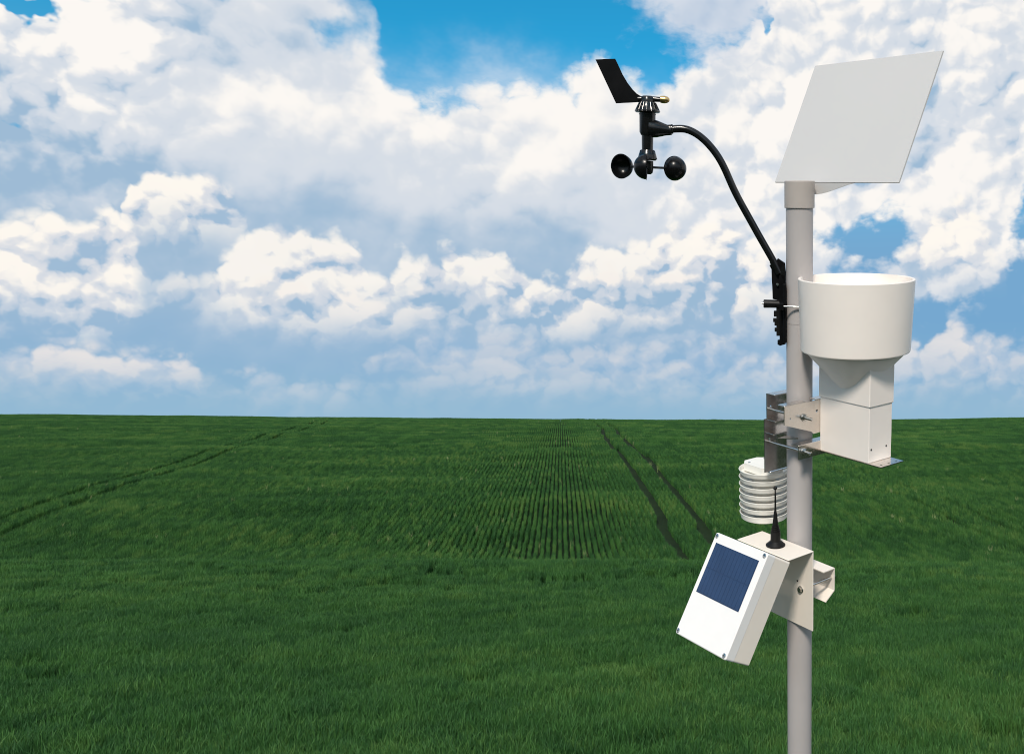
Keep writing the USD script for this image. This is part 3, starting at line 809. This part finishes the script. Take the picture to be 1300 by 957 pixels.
for v_ in (-0.0300, 0.0300):
    p_ = part('threaded_rod', rod((-0.0570, v_, -0.4300), (0.0660, v_, -0.4300), 0.0029), M_ZINC)
    part('washer', rod((0.0450, v_, -0.4300), (0.0462, v_, -0.4300), 0.0078, n=28), M_ZINC, p_)
    part('nut', hexnut((0.0462, v_, -0.4300), (1, 0, 0), 0.0062, 0.0050), M_ZINC, p_, smooth=False)
    part('nut', hexnut((-0.0565, v_, -0.4300), (1, 0, 0), 0.0062, 0.0050), M_ZINC, p_, smooth=False)

# ------------------------------------------------------------------ radiation shield of stacked saucers
SC = (-0.110, 0.004)
part = thing('radiation_shield', 'stack of round cream plastic saucers sheltering a thermometer, hung left behind the mast', 'thermometer shield', (SC[0], SC[1], -0.665))
sat = (SC[0], SC[1], 0)
for k in range(7):
    z = -0.5690 - 0.0152 * k
    R = 0.0513 - 0.0006 * (k == 6)
    b = 0.0105 if k < 6 else 0.0135
    part('saucer', lathe([(0.0, z - b), (0.030, z - b), (0.0462, z - b * 0.97), (0.0478, z - b * 0.86), (R - 0.0008, z - 0.0016), (R, z - 0.0003), (R - 0.0004, z + 0.0006), (R - 0.0014, z + 0.0005), (0.0468, z - b * 0.74), (0.0450, z - b * 0.82), (0.0, z - b * 0.82)], 96, sat), M_SHIELD, smooth=28)
part('sensor_core', lathe([(0.0, -0.664), (0.024, -0.664), (0.024, -0.570), (0.0, -0.570)], 40, sat), M_SHIELD)
oct_ = [(0.0, 0.0)]
part('top_block', slab([(-0.041, -0.016), (-0.028, -0.029), (0.026, -0.029), (0.040, -0.016), (0.040, 0.016), (0.026, 0.029), (-0.028, 0.029), (-0.041, 0.016)], 0.0160, (SC[0], SC[1], -0.5665), (1, 0, 0), (0, 1, 0)), M_SHIELD)
for v_ in (-0.020, 0.022):
    part('top_screw', rod((SC[0] - 0.022, SC[1] + v_, -0.5590), (SC[0] - 0.022, SC[1] + v_, -0.5572), 0.0030), M_ZINC)
part('hanger', cat(slab([(-0.0440, -0.4480), (0.0400, -0.4480), (0.0400, -0.5560), (-0.0440, -0.5560)], 0.0020, (-0.0530, 0, 0), (0, 1, 0), (0, 0, 1), [(-0.0320, -0.4900, 0.003), (0.0330, -0.4900, 0.003), (-0.0180, -0.4990, 0.0022)]),
                   box(-0.0660, -0.0525, -0.0300, 0.0300, -0.5600, -0.5580, 0.0004),
                   box(-0.0535, -0.0270, -0.0430, 0.0400, -0.4760, -0.4740, 0.0004)), M_STEEL)
part('clamp_plate', cat(slab([(-0.0468, -0.4815), (0.0350, -0.4815), (0.0350, -0.5085), (-0.0468, -0.5085)], 0.0020, (0.0462, 0, 0), (0, 1, 0), (0, 0, 1), [(0.0200, -0.4950, 0.0025)]),
                        box(0.0262, 0.0466, -0.0468, 0.0350, -0.4830, -0.4811, 0.0004),
                        slab([(0.0180, -0.0780), (0.0460, -0.0468), (0.0460, -0.0460), (0.0270, -0.0440), (0.0160, -0.0500)], 0.0018, (0, 0, -0.4670), (1, 0, 0), (0, 1, 0))), M_STEEL)
for v_ in (-0.0325, 0.0325):
    p_ = part('threaded_rod', rod((-0.0600, v_, -0.4950), (0.0670, v_, -0.4950), 0.0029), M_ZINC)
    part('washer', rod((0.0472, v_, -0.4950), (0.0484, v_, -0.4950), 0.0078, n=28), M_ZINC, p_)
    part('nut', hexnut((0.0484, v_, -0.4950), (1, 0, 0), 0.0062, 0.0050), M_ZINC, p_, smooth=False)
    part('nut', hexnut((-0.0592, v_, -0.4950), (1, 0, 0), 0.0062, 0.0050), M_ZINC, p_, smooth=False)

# ------------------------------------------------------------------ control box with its solar cells and aerial
part = thing('control_box', 'white control box with a blue solar panel and a black aerial on a slanted bracket', 'control box', (0.0, -0.05, -0.70))
PSI = math.radians(31.07)
E1 = np.array([1.0, 0.0, 0.0])
E2 = np.array([0.0, -math.sin(PSI), -math.cos(PSI)])
EN = np.array([0.0, -math.cos(PSI), math.sin(PSI)])
CW, CH, CT, LT = 0.1508, 0.2045, 0.0634, 0.0215
CORNER = np.array([-0.0755, -0.1495, -0.6581])                   # upper left corner of the front


def on_box(m):
    """From box coordinates (right, down, out of the front) to the mast's."""
    m = m.copy()
    T = np.eye(4)
    T[:3, 0], T[:3, 1], T[:3, 2], T[:3, 3] = E1, E2, EN, CORNER
    m.apply_transform(T)
    m.fix_normals()
    return m


def rounded_slab(x0, x1, y0, y1, z0, z1, r, bev=0.0012):
    from shapely.geometry import box as sbox
    P = sbox(x0 + r, y0 + r, x1 - r, y1 - r).buffer(r, 6)
    Q = P.buffer(-bev)
    a = trimesh.creation.extrude_polygon(P, z1 - z0 - bev, engine='earcut')
    a.apply_translation([0, 0, z0])
    b = trimesh.creation.extrude_polygon(Q, z1 - z0, engine='earcut')
    b.apply_translation([0, 0, z0])
    return trimesh.convex.convex_hull(np.vstack([a.vertices, b.vertices]))


part('housing', on_box(rounded_slab(0.0004, CW - 0.0004, 0.0004, CH - 0.0004, -CT, -LT - 0.0007, 0.004, 0.0002)), M_BEIGE, smooth=24)
part('lid', on_box(rounded_slab(0, CW, 0, CH, -LT, 0.0, 0.004, 0.0016)), M_LID, smooth=24)
part('gasket', on_box(box(0.002, CW - 0.002, 0.002, CH - 0.002, -LT - 0.002, -LT + 0.001, 0.0002)), M_HOLE)
for x_, y_ in ((0.0066, 0.0066), (CW - 0.0066, 0.0066), (CW - 0.0066, CH - 0.0066), (0.0066, CH - 0.0066)):
    p_ = part('lid_screw', on_box(lathe([(0.0, -0.001), (0.0046, -0.001), (0.0046, 0.0007), (0.0038, 0.0012), (0.0, 0.0014)], 24, (x_, y_, 0))), M_ZINC)
    part('slot', on_box(cat(box(x_ - 0.0030, x_ + 0.0030, y_ - 0.0006, y_ + 0.0006, 0.0008, 0.00155, 0.0001), box(x_ - 0.0006, x_ + 0.0006, y_ - 0.0030, y_ + 0.0030, 0.0008, 0.00158, 0.0001))), M_HOLE, p_)
SX0, SX1, SY0, SY1 = 0.0118, 0.1362, 0.0186, 0.1180
p_ = part('solar_panel', on_box(box(SX0, SX1, SY0, SY1, -0.0005, 0.0010, 0.0002)), M_CELLBACK)
for r_ in range(2):
    for k in range(12):
        w_ = (SX1 - SX0 - 0.003) / 12
        h_ = (SY1 - SY0 - 0.003) / 2
        x_, y_ = SX0 + 0.0015 + k * w_, SY0 + 0.0015 + r_ * h_
        part('solar_cell', on_box(box(x_ + 0.00025, x_ + w_ - 0.00025, y_ + 0.0010, y_ + h_ - 0.0010, 0.0009, 0.0016, 0.0001)), M_CELL, p_)
# bracket: plate against the mast, strip over the top, slanted plate behind the box
zt, tk = -0.6900, 0.0020
fold = CORNER + E1 * 0.0 - EN * (CT + 0.0012)                     # upper edge of the slanted plate
part('bracket', cat(
    box(-0.0815, 0.0678, -0.0290, -0.0268, -0.8570, zt - 0.0003, 0.0006),
    box(-0.0815, 0.0678, -0.0925, -0.0268, zt - 0.0018, zt + 0.0004, 0.0006),
    ), M_BEIGE)
part('slanted_plate', on_box(box(-0.0060, 0.1478, 0.0004, 0.2020, -CT - 0.0026, -CT - 0.0004, 0.0005)), M_BEIGE)
part('clamp_channel', cat(
    box(-0.0425, 0.0425, 0.0560, 0.0582, -0.8060, -0.7570, 0.0006),
    slab([(-0.0425, 0.0260), (0.0425, 0.0260), (0.0425, 0.0575), (-0.0425, 0.0575)], 0.0020, (0, 0, -0.7575), (1, 0, 0), (0, 1, 0)),
    slab([(0.0425, 0.0), (-0.0425, 0.0), (-0.0425, 0.0310), (0.0425, 0.0310)], 0.0020, (0, 0.0568, -0.8050), (-1, 0, 0), (0, -0.80, -0.60))), M_BEIGE)
for u_ in (-0.0345, 0.0345):
    p_ = part('clamp_bolt', rod((u_, -0.0325, -0.7790), (u_, 0.0655, -0.7790), 0.0027), M_ZINC)
    part('washer', rod((u_, -0.0303, -0.7790), (u_, -0.0290, -0.7790), 0.0072, n=28), M_ZINC, p_)
    part('bolt_head', hexnut((u_, -0.0303, -0.7790), (0, -1, 0), 0.0056, 0.0040), M_ZINC, p_, smooth=False)
    part('nut', hexnut((u_, 0.0582, -0.7790), (0, 1, 0), 0.0056, 0.0045), M_ZINC, p_, smooth=False)
part('bracket_hole', rod((0.0245, -0.0294, -0.7640), (0.0245, -0.0285, -0.7640), 0.0022), M_HOLE)
aat = (-0.0040, -0.0605, 0)
za = zt + 0.0004
prof = [(0.0, za), (0.0190, za), (0.0190, za + 0.0025), (0.0165, za + 0.0045), (0.0105, za + 0.0100), (0.0098, za + 0.0130), (0.0096, za + 0.0280)]
for k in range(4):
    z_ = za + 0.0285 + k * 0.0036
    r_ = 0.0094 - 0.0009 * k
    prof += [(r_, z_), (r_, z_ + 0.0018), (r_ - 0.0016, z_ + 0.0021), (r_ - 0.0016, z_ + 0.0034)]
prof += [(0.0056, za + 0.0435), (0.0034, za + 0.0640), (0.0017, za + 0.0750), (0.0013, za + 0.1130), (0.0015, za + 0.1140), (0.0036, za + 0.1152), (0.0038, za + 0.1180), (0.0024, za + 0.1200), (0.0, za + 0.1205)]
part('aerial', lathe(prof, 36, aat), M_RUBBER)
